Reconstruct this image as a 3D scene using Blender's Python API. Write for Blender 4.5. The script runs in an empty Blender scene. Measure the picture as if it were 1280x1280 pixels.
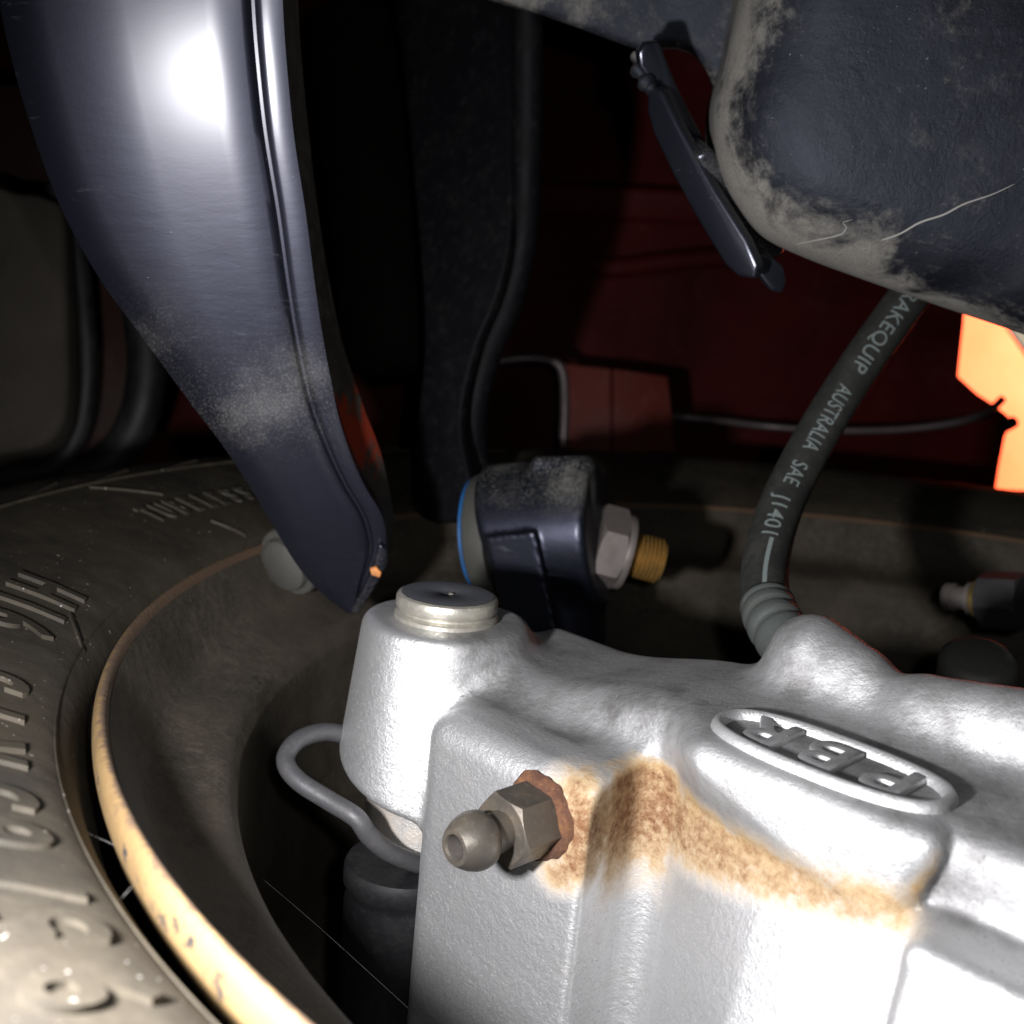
import bpy, bmesh, math, random
import numpy as np
from mathutils import Vector, Matrix
random.seed(4)
S = bpy.context.scene
COL = S.collection

# ------------------------------------------------------------------ camera, world, lamps, exposure
cam = bpy.data.cameras.new('camera')
cam_o = bpy.data.objects.new('camera', cam)
COL.objects.link(cam_o)
cam_o.location = (0, 0, 0)
cam_o.rotation_euler = (math.pi / 2, 0, 0)
cam.sensor_width = 36.0
cam.angle = math.radians(48.2)
cam.clip_start = 0.005
cam.clip_end = 60
cam.dof.use_dof = True
cam.dof.focus_distance = 0.205
cam.dof.aperture_fstop = 24
S.camera = cam_o

W = bpy.data.worlds.new('World')
S.world = W
W.use_nodes = True
W.node_tree.nodes['Background'].inputs[0].default_value = (0.75, 0.85, 1.0, 1)
W.node_tree.nodes['Background'].inputs[1].default_value = 0.0012

S.view_settings.view_transform = 'Standard'
S.view_settings.look = 'None'
S.view_settings.exposure = 0
S.view_settings.gamma = 1


def lamp(name, kind, loc, aim, power, color, size=0.01, cone=None, blend=0.3):
    l = bpy.data.lights.new(name, kind)
    l.energy = power
    l.color = color
    l.shadow_soft_size = size
    if kind == 'SPOT':
        l.spot_size = math.radians(cone)
        l.spot_blend = blend
    o = bpy.data.objects.new(name, l)
    COL.objects.link(o)
    o.location = loc
    o.rotation_euler = (Vector(aim) - Vector(loc)).to_track_quat('-Z', 'Y').to_euler()
    return o


# a hand torch held to the lower left of the camera
lamp('hand_torch', 'SPOT', (-0.0520, 0.073, -0.0155), (0.05, 0.25, -0.04), 2.7, (0.98, 0.97, 1.0), 0.005, 142, 0.9)
# weak fill lamp added beside the lens to soften the torch's shadows
lamp('lens_fill', 'SPOT', (0.014, -0.002, 0.008), (0.01, 0.25, -0.01), 0.5, (0.96, 0.97, 1.0), 0.003, 110, 0.6)
# spot added to flood the far red panel; its true source is unseen
lamp('panel_spot', 'SPOT', (1.05, 0.95, 0.30), (0.68, 1.5, 0.13), 170, (1.0, 0.95, 0.85), 0.05, 55, 0.3)

# ------------------------------------------------------------------ helpers
FPX = 640 / math.tan(math.radians(24.1))


def ray(u, v):
    return Vector(((u - 640) / FPX, 1.0, -(v - 640) / FPX))


def P(u, v, d):
    return ray(u, v) * d


def on_plane(u, v, p0, n):
    r = ray(u, v)
    return r * (p0.dot(n) / r.dot(n))


def tag(o, label=None, cat=None, group=None, kind=None):
    if label: o['label'] = label
    if cat: o['category'] = cat
    if group: o['group'] = group
    if kind: o['kind'] = kind
    return o


def empty(name, label, cat, mat=None, group=None):
    o = bpy.data.objects.new(name, None)
    o.empty_display_size = 0.02
    COL.objects.link(o)
    if mat is not None: o.matrix_world = mat
    return tag(o, label, cat, group)


def link(name, me, material, parent=None, smooth=40):
    """one mesh object; vertices are in the parent's space"""
    me.name = name
    if material: me.materials.clear(); me.materials.append(material)
    if smooth:
        me.polygons.foreach_set('use_smooth', [True] * len(me.polygons))
        if smooth < 180:
            me.set_sharp_from_angle(angle=math.radians(smooth))
    o = bpy.data.objects.new(name, me)
    COL.objects.link(o)
    if parent: o.parent = parent
    return o


def mesh(verts, faces):
    me = bpy.data.meshes.new('m')
    me.from_pydata([tuple(v) for v in verts], [], faces)
    me.validate()
    bm = bmesh.new(); bm.from_mesh(me)
    bmesh.ops.recalc_face_normals(bm, faces=bm.faces)
    bm.to_mesh(me); bm.free()
    me.update()
    return me


def smooth_path(pts, n=8, closed=False):
    """Catmull-Rom through points"""
    pts = [Vector(p) for p in pts]
    out = []
    m = len(pts)
    rng = range(m if closed else m - 1)
    for i in rng:
        if closed:
            p0, p1, p2, p3 = pts[i - 1], pts[i], pts[(i + 1) % m], pts[(i + 2) % m]
        else:
            p0, p1, p2, p3 = pts[max(i - 1, 0)], pts[i], pts[i + 1], pts[min(i + 2, m - 1)]
        for k in range(n):
            t = k / n
            out.append(0.5 * ((2 * p1) + (p2 - p0) * t + (2 * p0 - 5 * p1 + 4 * p2 - p3) * t * t + (3 * p1 - p0 - 3 * p2 + p3) * t ** 3))
    if not closed: out.append(pts[-1])
    return out


def frames(path):
    """tangent, side, up along a path (parallel transport)"""
    T = []
    for i in range(len(path)):
        a = path[max(i - 1, 0)]; b = path[min(i + 1, len(path) - 1)]
        T.append((b - a).normalized())
    ref = Vector((0, -1, 0))
    if abs(T[0].dot(ref)) > 0.9: ref = Vector((1, 0, 0))
    s = (ref - T[0] * ref.dot(T[0])).normalized()
    out = []
    for t in T:
        s = (s - t * s.dot(t)).normalized()
        out.append((t, s, t.cross(s)))
    return out


def tube(path, rad, seg=20, cap=True):
    fr = frames(path)
    V, Fc = [], []
    for i, p in enumerate(path):
        r = rad(i / (len(path) - 1)) if callable(rad) else rad
        t, s, u = fr[i]
        for k in range(seg):
            a = 2 * math.pi * k / seg
            V.append(p + (s * math.cos(a) + u * math.sin(a)) * r)
    for i in range(len(path) - 1):
        for k in range(seg):
            Fc.append((i * seg + k, i * seg + (k + 1) % seg, (i + 1) * seg + (k + 1) % seg, (i + 1) * seg + k))
    if cap:
        Fc.append(tuple(range(seg))); Fc.append(tuple(range((len(path) - 1) * seg, len(path) * seg)))
    return mesh(V, Fc)


def lathe(prof, seg=48, origin=Vector((0, 0, 0)), axis=Vector((0, 0, 1)), arc=None, cap=True):
    """prof: (radius, height) list, turned round the axis"""
    axis = axis.normalized()
    ref = Vector((1, 0, 0)) if abs(axis.x) < 0.8 else Vector((0, 0, 1))
    e1 = (ref - axis * ref.dot(axis)).normalized(); e2 = axis.cross(e1)
    V, Fc = [], []
    n = len(prof)
    for k in range(seg):
        a = 2 * math.pi * k / seg
        d = e1 * math.cos(a) + e2 * math.sin(a)
        for r, h in prof: V.append(origin + d * r + axis * h)
    for k in range(seg):
        k2 = (k + 1) % seg
        for i in range(n - 1):
            Fc.append((k * n + i, k * n + i + 1, k2 * n + i + 1, k2 * n + i))
    if cap:
        for i in (0, n - 1):
            if prof[i][0] > 1e-6: Fc.append(tuple(k * n + i for k in range(seg)))
    me = mesh(V, Fc)
    bm = bmesh.new(); bm.from_mesh(me)
    bmesh.ops.remove_doubles(bm, verts=bm.verts, dist=1e-7)
    bm.to_mesh(me); bm.free()
    return me


def prism(loop, off, bevel=0.0, seg=3):
    """closed 3-D outline, extruded along off, rims bevelled"""
    n = len(loop)
    V = [Vector(p) for p in loop] + [Vector(p) + off for p in loop]
    Fc = [tuple(range(n)), tuple(range(2 * n - 1, n - 1, -1))]
    for i in range(n):
        j = (i + 1) % n
        Fc.append((i, j, n + j, n + i))
    me = mesh(V, Fc)
    if bevel:
        bm = bmesh.new(); bm.from_mesh(me)
        es = [e for e in bm.edges if len(e.link_faces) == 2 and e.calc_face_angle(0) > math.radians(35)]
        bmesh.ops.bevel(bm, geom=es, offset=bevel, segments=seg, profile=0.5, affect='EDGES', clamp_overlap=True)
        bm.to_mesh(me); bm.free()
    return me


def join(*meshes):
    bm = bmesh.new()
    for m in meshes: bm.from_mesh(m)
    me = bpy.data.meshes.new('m'); bm.to_mesh(me); bm.free()
    return me


def xform(me, M):
    me.transform(M); return me


# --- signed distance fields and surface nets (for cast, filleted bodies)
def smin(a, b, k):
    h = np.clip(0.5 + 0.5 * (b - a) / k, 0, 1)
    return b * (1 - h) + a * h - k * h * (1 - h)


def smax(a, b, k): return -smin(-a, -b, k)


def sd_box(p, lo, hi, rnd):
    q = [np.abs(p[i] - (lo[i] + hi[i]) / 2) - ((hi[i] - lo[i]) / 2 - rnd) for i in range(3)]
    out = np.sqrt(sum(np.maximum(x, 0) ** 2 for x in q))
    return out + np.minimum(np.maximum(np.maximum(q[0], q[1]), q[2]), 0) - rnd


def sd_caps(p, a, b, ra, rb=None):
    rb = ra if rb is None else rb
    ba = [b[i] - a[i] for i in range(3)]
    L = sum(x * x for x in ba)
    h = np.clip(sum((p[i] - a[i]) * ba[i] for i in range(3)) / L, 0, 1)
    d = np.sqrt(sum((p[i] - a[i] - ba[i] * h) ** 2 for i in range(3)))
    return d - (ra + (rb - ra) * h)


def surface_net(fn, lo, hi, step):
    ax = [np.arange(lo[i], hi[i] + step, step) for i in range(3)]
    G = np.meshgrid(*ax, indexing='ij')
    v = fn(G)
    nx, ny, nz = v.shape
    ins = v < 0
    cs = sum(ins[i:nx - 1 + i, j:ny - 1 + j, k:nz - 1 + k].astype(np.int8) for i in (0, 1) for j in (0, 1) for k in (0, 1))
    act = (cs > 0) & (cs < 8)
    idx = -np.ones(act.shape, int)
    I, J, K = np.nonzero(act)
    idx[I, J, K] = np.arange(len(I))
    acc = np.zeros((len(I), 3)); cnt = np.zeros(len(I))
    for d in range(3):
        for a in (0, 1):
            for b in (0, 1):
                o = [0, 0, 0]; od = [(d + 1) % 3, (d + 2) % 3]
                o[od[0]] = a; o[od[1]] = b
                o2 = list(o); o2[d] = 1
                va = v[I + o[0], J + o[1], K + o[2]]; vb = v[I + o2[0], J + o2[1], K + o2[2]]
                m = (va < 0) != (vb < 0)
                t = np.where(m, va / np.where(m, va - vb, 1), 0)
                pt = np.zeros((len(I), 3)); pt[:, od[0]] = a; pt[:, od[1]] = b; pt[:, d] = t
                acc[m] += pt[m]; cnt[m] += 1
    pos = (np.stack([I, J, K], 1) + acc / cnt[:, None]) * step + np.array(lo)
    faces = []
    for d in range(3):
        a, b = (d + 1) % 3, (d + 2) % 3
        sl = [slice(1, -1)] * 3; sl[d] = slice(0, -1)
        s2 = [slice(1, -1)] * 3; s2[d] = slice(1, None)
        A = ins[tuple(sl)]; B = ins[tuple(s2)]
        E = np.argwhere(A != B)
        sgn = A[tuple(E.T)]
        E = E + 1; E[:, d] -= 1
        q = []
        for da, db in ((-1, -1), (0, -1), (0, 0), (-1, 0)):
            c = E.copy(); c[:, a] += da; c[:, b] += db
            q.append(idx[c[:, 0], c[:, 1], c[:, 2]])
        q = np.stack(q, 1)
        q[~sgn] = q[~sgn][:, ::-1]
        faces.append(q)
    faces = np.concatenate(faces)
    faces = faces[(faces >= 0).all(1)]
    return pos, faces


def net_mesh(pos, faces, scale=0.001):
    me = bpy.data.meshes.new('m')
    me.vertices.add(len(pos)); me.vertices.foreach_set('co', (pos * scale).astype(np.float32).ravel())
    me.loops.add(faces.size); me.loops.foreach_set('vertex_index', faces.astype(np.int32).ravel())
    me.polygons.add(len(faces)); me.polygons.foreach_set('loop_start', (np.arange(len(faces)) * 4).astype(np.int32))
    me.update(calc_edges=True); me.validate()
    return me


def attr(me, name, values):
    a = me.attributes.new(name, 'FLOAT', 'POINT')
    a.data.foreach_set('value', np.asarray(values, np.float32))


def text_mesh(s, size=1.0, extrude=0.0, offset=0.0, cuts=0, spacing=1.0, bevel=0.0):
    c = bpy.data.curves.new('t', 'FONT')
    c.body = s; c.size = size; c.extrude = extrude; c.offset = offset
    c.bevel_depth = bevel; c.bevel_resolution = 1
    c.resolution_u = 4; c.align_x = 'CENTER'; c.space_character = spacing
    o = bpy.data.objects.new('t', c); COL.objects.link(o)
    dg = bpy.context.evaluated_depsgraph_get(); dg.update()
    me = bpy.data.meshes.new_from_object(o.evaluated_get(dg))
    bpy.data.objects.remove(o); bpy.data.curves.remove(c)
    bm = bmesh.new(); bm.from_mesh(me)
    bmesh.ops.remove_doubles(bm, verts=bm.verts, dist=1e-6)
    bmesh.ops.triangulate(bm, faces=bm.faces)
    for _ in range(cuts):
        bmesh.ops.subdivide_edges(bm, edges=[e for e in bm.edges if e.calc_length() > size * 0.08], cuts=1)
        bmesh.ops.triangulate(bm, faces=bm.faces)
    bm.to_mesh(me); bm.free()
    return me


def warp(me, fn):
    co = np.empty(len(me.vertices) * 3, np.float32); me.vertices.foreach_get('co', co)
    co = co.reshape(-1, 3)
    me.vertices.foreach_set('co', np.array([tuple(fn(*c)) for c in co], np.float32).ravel())
    me.update()
    return me


# ------------------------------------------------------------------ materials
class Mat:
    def __init__(s, name, base=(0.5, 0.5, 0.5), rough=0.5, metal=0.0, spec=0.5, coat=0.0, coat_rough=0.1):
        s.m = bpy.data.materials.new(name); s.m.use_nodes = True
        s.t = s.m.node_tree; s.b = s.t.nodes['Principled BSDF']
        s.tc = s.t.nodes.new('ShaderNodeTexCoord')
        i = s.b.inputs
        i['Base Color'].default_value = (*base, 1); i['Roughness'].default_value = rough
        i['Metallic'].default_value = metal; i['Specular IOR Level'].default_value = spec
        i['Coat Weight'].default_value = coat; i['Coat Roughness'].default_value = coat_rough
        s.col = None; s.base = base; s.rgh = None; s.rough0 = rough; s.nrm = None; s.met = None; s.metal0 = metal

    def noise(s, scale, detail=4, rough=0.6, dist=0.0, stretch=None):
        n = s.t.nodes.new('ShaderNodeTexNoise'); n.inputs['Scale'].default_value = scale
        n.inputs['Detail'].default_value = detail; n.inputs['Roughness'].default_value = rough; n.inputs['Distortion'].default_value = dist
        if stretch:
            mp = s.t.nodes.new('ShaderNodeMapping'); mp.inputs['Scale'].default_value = stretch
            s.t.links.new(s.tc.outputs['Object'], mp.inputs[0]); s.t.links.new(mp.outputs[0], n.inputs['Vector'])
        else:
            s.t.links.new(s.tc.outputs['Object'], n.inputs['Vector'])
        return n.outputs['Fac']

    def ramp(s, x, lo, hi, a=0.0, b=1.0):
        m = s.t.nodes.new('ShaderNodeMapRange'); m.interpolation_type = 'SMOOTHSTEP'
        m.inputs[1].default_value = lo; m.inputs[2].default_value = hi; m.inputs[3].default_value = a; m.inputs[4].default_value = b
        s.t.links.new(x, m.inputs[0]); return m.outputs[0]

    def math(s, op, a, b):
        m = s.t.nodes.new('ShaderNodeMath'); m.operation = op
        for k, x in enumerate((a, b)):
            if isinstance(x, (int, float)): m.inputs[k].default_value = x
            else: s.t.links.new(x, m.inputs[k])
        return m.outputs[0]

    def attr(s, name):
        a = s.t.nodes.new('ShaderNodeAttribute'); a.attribute_name = name; return a.outputs['Fac']

    def layer(s, fac, color, rough=None, metal=None):
        mx = s.t.nodes.new('ShaderNodeMix'); mx.data_type = 'RGBA'
        s.t.links.new(fac, mx.inputs[0]) if not isinstance(fac, (int, float)) else None
        if s.col is None: mx.inputs[6].default_value = (*s.base, 1)
        else: s.t.links.new(s.col, mx.inputs[6])
        mx.inputs[7].default_value = (*color, 1)
        s.col = mx.outputs[2]; s.t.links.new(s.col, s.b.inputs['Base Color'])
        for key, val in (('Roughness', rough), ('Metallic', metal)):
            if val is None: continue
            f = s.t.nodes.new('ShaderNodeMix'); f.data_type = 'FLOAT'
            s.t.links.new(fac, f.inputs[0]); f.inputs[3].default_value = val
            cur = s.rgh if key == 'Roughness' else s.met
            if cur is None: f.inputs[2].default_value = s.rough0 if key == 'Roughness' else s.metal0
            else: s.t.links.new(cur, f.inputs[2])
            if key == 'Roughness': s.rgh = f.outputs[0]
            else: s.met = f.outputs[0]
            s.t.links.new(f.outputs[0], s.b.inputs[key])
        return s

    def dull_coat(s, fac, w0):
        """coat disappears where fac is 1"""
        s.t.links.new(s.ramp(fac, 0, 1, w0, 0), s.b.inputs['Coat Weight']); return s

    def bump(s, h, strength, dist):
        b = s.t.nodes.new('ShaderNodeBump'); b.inputs['Strength'].default_value = strength; b.inputs['Distance'].default_value = dist
        s.t.links.new(h, b.inputs['Height'])
        if s.nrm is not None: s.t.links.new(s.nrm, b.inputs['Normal'])
        s.nrm = b.outputs[0]; s.t.links.new(s.nrm, s.b.inputs['Normal'])
        return s


def mat_cast():
    m = Mat('silver_cast_paint', (0.58, 0.58, 0.58), 0.46, 0.85)
    m.layer(m.ramp(m.noise(260, 4), 0.45, 0.75, 0, 0.6), (0.6, 0.6, 0.6))
    m.layer(m.ramp(m.noise(120, 6, 0.7), 0.5, 0.8, 0, 0.45), (0.42, 0.40, 0.35), 0.65)
    m.layer(m.math('MULTIPLY', m.ramp(m.noise(1500, 4, 0.75), 0.56, 0.70), m.ramp(m.noise(75, 4), 0.42, 0.62, 0.25, 0.95)), (0.10, 0.09, 0.075), 0.8, 0.1)
    shade_fac = m.math('MULTIPLY', m.attr('top_shade'), m.ramp(m.noise(60, 6, 0.65), 0.25, 0.75, 0.25, 1.0))  # shade of the upward faces painted into the colour, broken by noise
    m.layer(m.math('MULTIPLY', shade_fac, 0.95), (0.08, 0.078, 0.076), 0.6, 0.5)
    r = m.math('MULTIPLY', m.attr('rust'), m.ramp(m.noise(260, 7, 0.7), 0.2, 0.75, 0.55, 1.4))
    m.layer(m.ramp(r, 0.03, 0.75, 0, 0.85), (0.33, 0.215, 0.08), 0.7, 0.0)
    g = m.math('MULTIPLY', m.attr('rust'), m.ramp(m.noise(520, 8, 0.75), 0.2, 0.78, 0.4, 1.25))
    m.layer(m.ramp(g, 0.3, 1.05, 0, 0.95), (0.13, 0.052, 0.017), 0.9, 0.0)
    m.layer(m.math('MULTIPLY', m.ramp(g, 0.55, 0.95), m.ramp(m.noise(1700, 3, 0.7), 0.5, 0.7, 0, 0.8)), (0.07, 0.028, 0.012), 0.95, 0.0)
    m.bump(m.noise(300, 3, 0.5), 0.25, 0.0006)
    m.bump(m.noise(950, 5, 0.75), 0.55, 0.00038)
    m.bump(m.noise(2600, 2, 0.5), 0.4, 0.00006)
    return m.m


def mat_black(name='black_chassis_paint', dust_amt=0.5, base=(0.004, 0.0045, 0.007), rough=0.46, coat=0.7):
    m = Mat(name, base, rough, 0, 0.45, coat, 0.24)
    m.b.inputs['Specular Tint'].default_value = (0.68, 0.70, 1.0, 1)
    patch = m.ramp(m.noise(38, 5, 0.6), 0.42, 0.72)
    fine = m.ramp(m.noise(2200, 2, 0.7), 0.45, 0.72)
    d = m.math('MULTIPLY', m.attr('dust'), m.math('ADD', m.math('MULTIPLY', patch, 0.7), m.math('MULTIPLY', fine, 0.6)))
    m.layer(m.ramp(d, 0.0, 1.2, 0, dust_amt), (0.30, 0.29, 0.25), 0.85)
    speck = m.math('MULTIPLY', m.ramp(m.noise(1700, 2, 0.6), 0.74, 0.80, 0, 0.8), m.ramp(m.noise(45, 4), 0.5, 0.68))
    scuff = m.math('MULTIPLY', m.ramp(m.noise(260, 5, 0.75, 0.0, (0.12, 1, 1.2)), 0.6, 0.72, 0, 0.35), m.ramp(m.noise(28, 3), 0.45, 0.65))
    m.layer(scuff, (0.12, 0.125, 0.14), 0.55)
    m.layer(speck, (0.5, 0.5, 0.52), 0.6)
    m.dull_coat(m.ramp(d, 0.0, 0.9), coat)
    m.bump(m.noise(40, 2), 0.06, 0.002)
    m.bump(m.noise(240, 4, 0.6, 0.0, (0.35, 1, 1.3)), 0.22, 0.0004)
    m.bump(m.noise(1500, 3), 0.05, 0.0002)
    return m.m


def mat_axle():
    m = Mat('dusty_black_paint', (0.008, 0.009, 0.012), 0.62, 0, 0.3, 0.0, 0.3)
    m.b.inputs['Specular Tint'].default_value = (0.75, 0.82, 1.0, 1)
    a = m.attr('dust')
    pn = m.ramp(m.noise(45, 6, 0.62, 0.6), 0.3, 0.7, -0.45, 0.45)
    pn2 = m.ramp(m.noise(260, 6, 0.8), 0.25, 0.75, -0.22, 0.22)
    d = m.ramp(m.math('ADD', m.math('ADD', a, pn), pn2), 0.3, 1.2)
    d = m.math('MULTIPLY', d, m.ramp(m.noise(1700, 3, 0.7), 0.25, 0.7, 0.55, 1.0))
    m.layer(d, (0.165, 0.155, 0.135), 0.92)
    haze = m.math('MULTIPLY', m.ramp(m.noise(26, 5, 0.65, 1.0), 0.45, 0.75), 0.05)
    m.layer(haze, (0.4, 0.4, 0.42), 0.6)
    m.layer(m.math('MULTIPLY', m.ramp(m.noise(90, 6, 0.75, 0.4, (1, 3, 1)), 0.5, 0.72, 0, 0.5), m.ramp(m.noise(900, 4, 0.8), 0.4, 0.7)), (0.15, 0.14, 0.125), 0.85)
    m.layer(m.ramp(m.noise(1900, 1), 0.75, 0.79, 0, 0.5), (0.4, 0.38, 0.34), 0.8)
    rv = m.ramp(m.noise(34, 5, 0.6, 0.8), 0.35, 0.65)
    m.layer(m.math('MULTIPLY', rv, 0.9), (0.004, 0.004, 0.006), 0.42)
    m.layer(m.math('MULTIPLY', d, 1.0), (0.165, 0.155, 0.135), 0.92)
    m.bump(m.noise(60, 5, 0.6), 0.3, 0.0025)
    m.bump(m.noise(1300, 5, 0.75), 0.55, 0.0003)
    return m.m


def mat_rubber():
    m = Mat('tyre_rubber', (0.022, 0.020, 0.017), 0.55, 0, 0.22)
    m.layer(m.ramp(m.noise(30, 5, 0.6), 0.2, 0.65, 0, 0.85), (0.047, 0.039, 0.027), 0.7)
    m.layer(m.ramp(m.noise(160, 4, 0.7), 0.4, 0.8, 0, 0.5), (0.066, 0.056, 0.040), 0.75)
    m.layer(m.ramp(m.noise(900, 1), 0.74, 0.78, 0, 0.8), (0.3, 0.29, 0.26), 0.8)
    m.bump(m.noise(40, 3), 0.3, 0.002)
    m.bump(m.noise(900, 4), 0.25, 0.0003)
    return m.m


def mat_rim():
    m = Mat('dirty_rim_paint', (0.036, 0.031, 0.023), 0.65, 0, 0.2)
    m.layer(m.ramp(m.noise(24, 6, 0.65), 0.35, 0.7, 0, 0.8), (0.075, 0.061, 0.045), 0.75)
    m.layer(m.ramp(m.noise(70, 5, 0.6, 0.5, (1, 1, 4)), 0.52, 0.75, 0, 0.5), (0.02, 0.017, 0.013), 0.7)
    m.layer(m.ramp(m.noise(1400, 2), 0.55, 0.75, 0, 0.3), (0.16, 0.14, 0.11), 0.8)
    m.layer(m.math('MULTIPLY', m.ramp(m.noise(18, 4, 0.6), 0.4, 0.65), m.ramp(m.noise(380, 6, 0.8), 0.4, 0.72, 0, 0.45)), (0.14, 0.12, 0.09), 0.85)
    m.bump(m.noise(500, 6, 0.75), 0.35, 0.0007)
    return m.m


def mat_lip():
    m = Mat('cream_rim_lip', (0.19, 0.125, 0.056), 0.45, 0, 0.5)
    m.layer(m.ramp(m.noise(55, 5, 0.6), 0.4, 0.75, 0, 0.7), (0.13, 0.08, 0.033), 0.6)
    edge = m.math('ADD', m.attr('inner'), m.ramp(m.noise(300, 5, 0.75), 0.3, 0.7, -0.4, 0.4))
    m.layer(m.ramp(edge, 0.25, 0.75), (0.085, 0.05, 0.026), 0.85)
    out = m.math('ADD', m.attr('outer'), m.ramp(m.noise(180, 5, 0.75), 0.3, 0.7, -0.4, 0.4))
    m.layer(m.ramp(out, 0.5, 0.7), (0.02, 0.018, 0.018), 0.7)
    m.layer(m.ramp(m.noise(420, 6, 0.8), 0.52, 0.72, 0, 0.75), (0.07, 0.042, 0.022), 0.85)
    m.bump(m.noise(600, 4), 0.35, 0.0005)
    return m.m


def simple(name, base, rough, metal=0.0, grain=900, var=0.5, bump=0.25, dirt=(0.05, 0.045, 0.04), amount=0.6, spec=0.5):
    m = Mat(name, base, rough, metal, spec)
    m.layer(m.ramp(m.noise(grain * 0.25, 5, 0.65), 0.4, 0.75, 0, amount), dirt, min(rough + 0.25, 1), metal * 0.4)
    m.layer(m.ramp(m.noise(grain, 3, 0.7), 0.5, 0.8, 0, amount * 0.5), tuple(min(1, c * 1.6 + 0.02) for c in base))
    m.bump(m.noise(grain, 4), bump, 0.0003)
    return m.m


CAST = mat_cast()
BLACK = mat_black(dust_amt=0.3)
GLOSS = mat_black('glossy_bracket_paint', 0.4, (0.006, 0.007, 0.010), 0.25, 0.9)
SATIN = mat_black('satin_black_paint', 0.6, (0.005, 0.006, 0.009), 0.42, 0.2)
MATTE = simple('matte_black_paint', (0.003, 0.003, 0.004), 0.6, 0, 300, dirt=(0.006, 0.006, 0.006), spec=0.1)
AXLE = mat_axle()
RUBBER = mat_rubber()
RIM = mat_rim()
LIP = mat_lip()
PIN = simple('machined_pin_steel', (0.46, 0.44, 0.38), 0.36, 0.75, 1200, dirt=(0.2, 0.17, 0.11), amount=0.5)
PIN_TOP = simple('dark_pin_face', (0.10, 0.105, 0.12), 0.5, 0.3, 900)
STEEL = simple('dull_bleeder_steel', (0.105, 0.093, 0.078), 0.40, 0.65, 800, dirt=(0.07, 0.05, 0.03), amount=0.7)
BORE = simple('dark_bleeder_bore', (0.03, 0.024, 0.02), 0.8)  # darker tone for the inside of the bore
RUSTY = simple('rust_crust', (0.055, 0.021, 0.010), 0.95, 0, 1500, bump=1.0, dirt=(0.15, 0.065, 0.022), amount=0.8)
WIRE = simple('grey_spring_wire', (0.055, 0.055, 0.058), 0.5, 0.3, 1500)
BOOT = simple('black_rubber_boot', (0.007, 0.007, 0.008), 0.55, 0, 700, dirt=(0.014, 0.013, 0.012), spec=0.2)
HOSE = simple('hose_rubber', (0.018, 0.019, 0.017), 0.55, 0, 500, dirt=(0.035, 0.033, 0.027), amount=0.6)
PRINT = Mat('pale_hose_print', (0.15, 0.175, 0.17), 0.7).m
CRIMP = simple('grey_crimp_collar', (0.085, 0.095, 0.088), 0.5, 0.4, 900)
NUT = simple('dull_nut_steel', (0.14, 0.12, 0.11), 0.55, 0.35, 700)
ZINC = simple('yellow_zinc_thread', (0.42, 0.24, 0.06), 0.42, 0.7, 900, dirt=(0.08, 0.045, 0.015), amount=0.8)
BLUE = simple('blue_bushing', (0.012, 0.09, 0.25), 0.45)
SLEEVE = simple('grey_bushing_sleeve', (0.06, 0.06, 0.052), 0.6, 0.2)
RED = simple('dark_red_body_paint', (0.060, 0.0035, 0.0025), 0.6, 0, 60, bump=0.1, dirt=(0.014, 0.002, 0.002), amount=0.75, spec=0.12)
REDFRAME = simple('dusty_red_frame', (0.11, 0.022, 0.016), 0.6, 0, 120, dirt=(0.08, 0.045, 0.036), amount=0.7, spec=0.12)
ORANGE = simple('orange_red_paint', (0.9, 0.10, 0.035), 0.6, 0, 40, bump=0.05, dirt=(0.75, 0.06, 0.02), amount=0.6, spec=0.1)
GREY = simple('grey_panel', (0.075, 0.066, 0.053), 0.8, 0, 120, dirt=(0.04, 0.033, 0.025), amount=0.7, spec=0.12)
DARKBROWN = simple('dark_brown_panel', (0.045, 0.02, 0.017), 0.5, 0, 100, spec=0.12)
BLACKTRIM = simple('black_trim', (0.012, 0.012, 0.014), 0.55, 0, 200)
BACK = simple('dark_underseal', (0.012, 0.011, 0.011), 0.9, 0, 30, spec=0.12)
PIPE = simple('steel_brake_pipe', (0.14, 0.11, 0.11), 0.4, 0.5, 400)
BRASS = simple('brass_union', (0.5, 0.36, 0.13), 0.3, 0.9, 500)
BOLT = simple('zinc_bolt_head', (0.10, 0.098, 0.088), 0.55, 0.4, 900)
WEB = Mat('cobweb_silk', (0.16, 0.155, 0.15), 0.6).m
WAX = simple('orange_paint_dab', (0.8, 0.3, 0.08), 0.6)

# ------------------------------------------------------------------ frame of the brake caliper and the wheel (wheel axle direction = U)
U = Vector((.0927, -.1862, .978)).normalized()
R = Vector((.70, -.69, -.2)); R = (R - U * R.dot(U)).normalized()
F = R.cross(U)
O = P(560, 742, 0.235)
CM = Matrix(((R.x, U.x, F.x, O.x), (R.y, U.y, F.y, O.y), (R.z, U.z, F.z, O.z), (0, 0, 0, 1)))
# local frame is (tangential r, axle u, radial f): left-handed order fixed by using (R, U, F) with F = R x U
CI = CM.inverted()


def loc_f(u, v, f):
    """pixel ray met with the plane f (mm), in caliper coordinates (mm)"""
    r = ray(u, v); t = (f / 1000 + O.dot(F)) / r.dot(F)
    q = r * t - O
    return np.array((q.dot(R), q.dot(U), q.dot(F))) * 1000


cal = empty('brake_caliper', 'silver painted brake caliper with a raised oval emblem and rust streak', 'brake caliper', CM)

hump_a = loc_f(1016, 824, -29); hump_b = loc_f(1072, 852, -29)
hump_c = loc_f(1165, 890, -27); hump_d = loc_f(1340, 918, -27)


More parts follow.
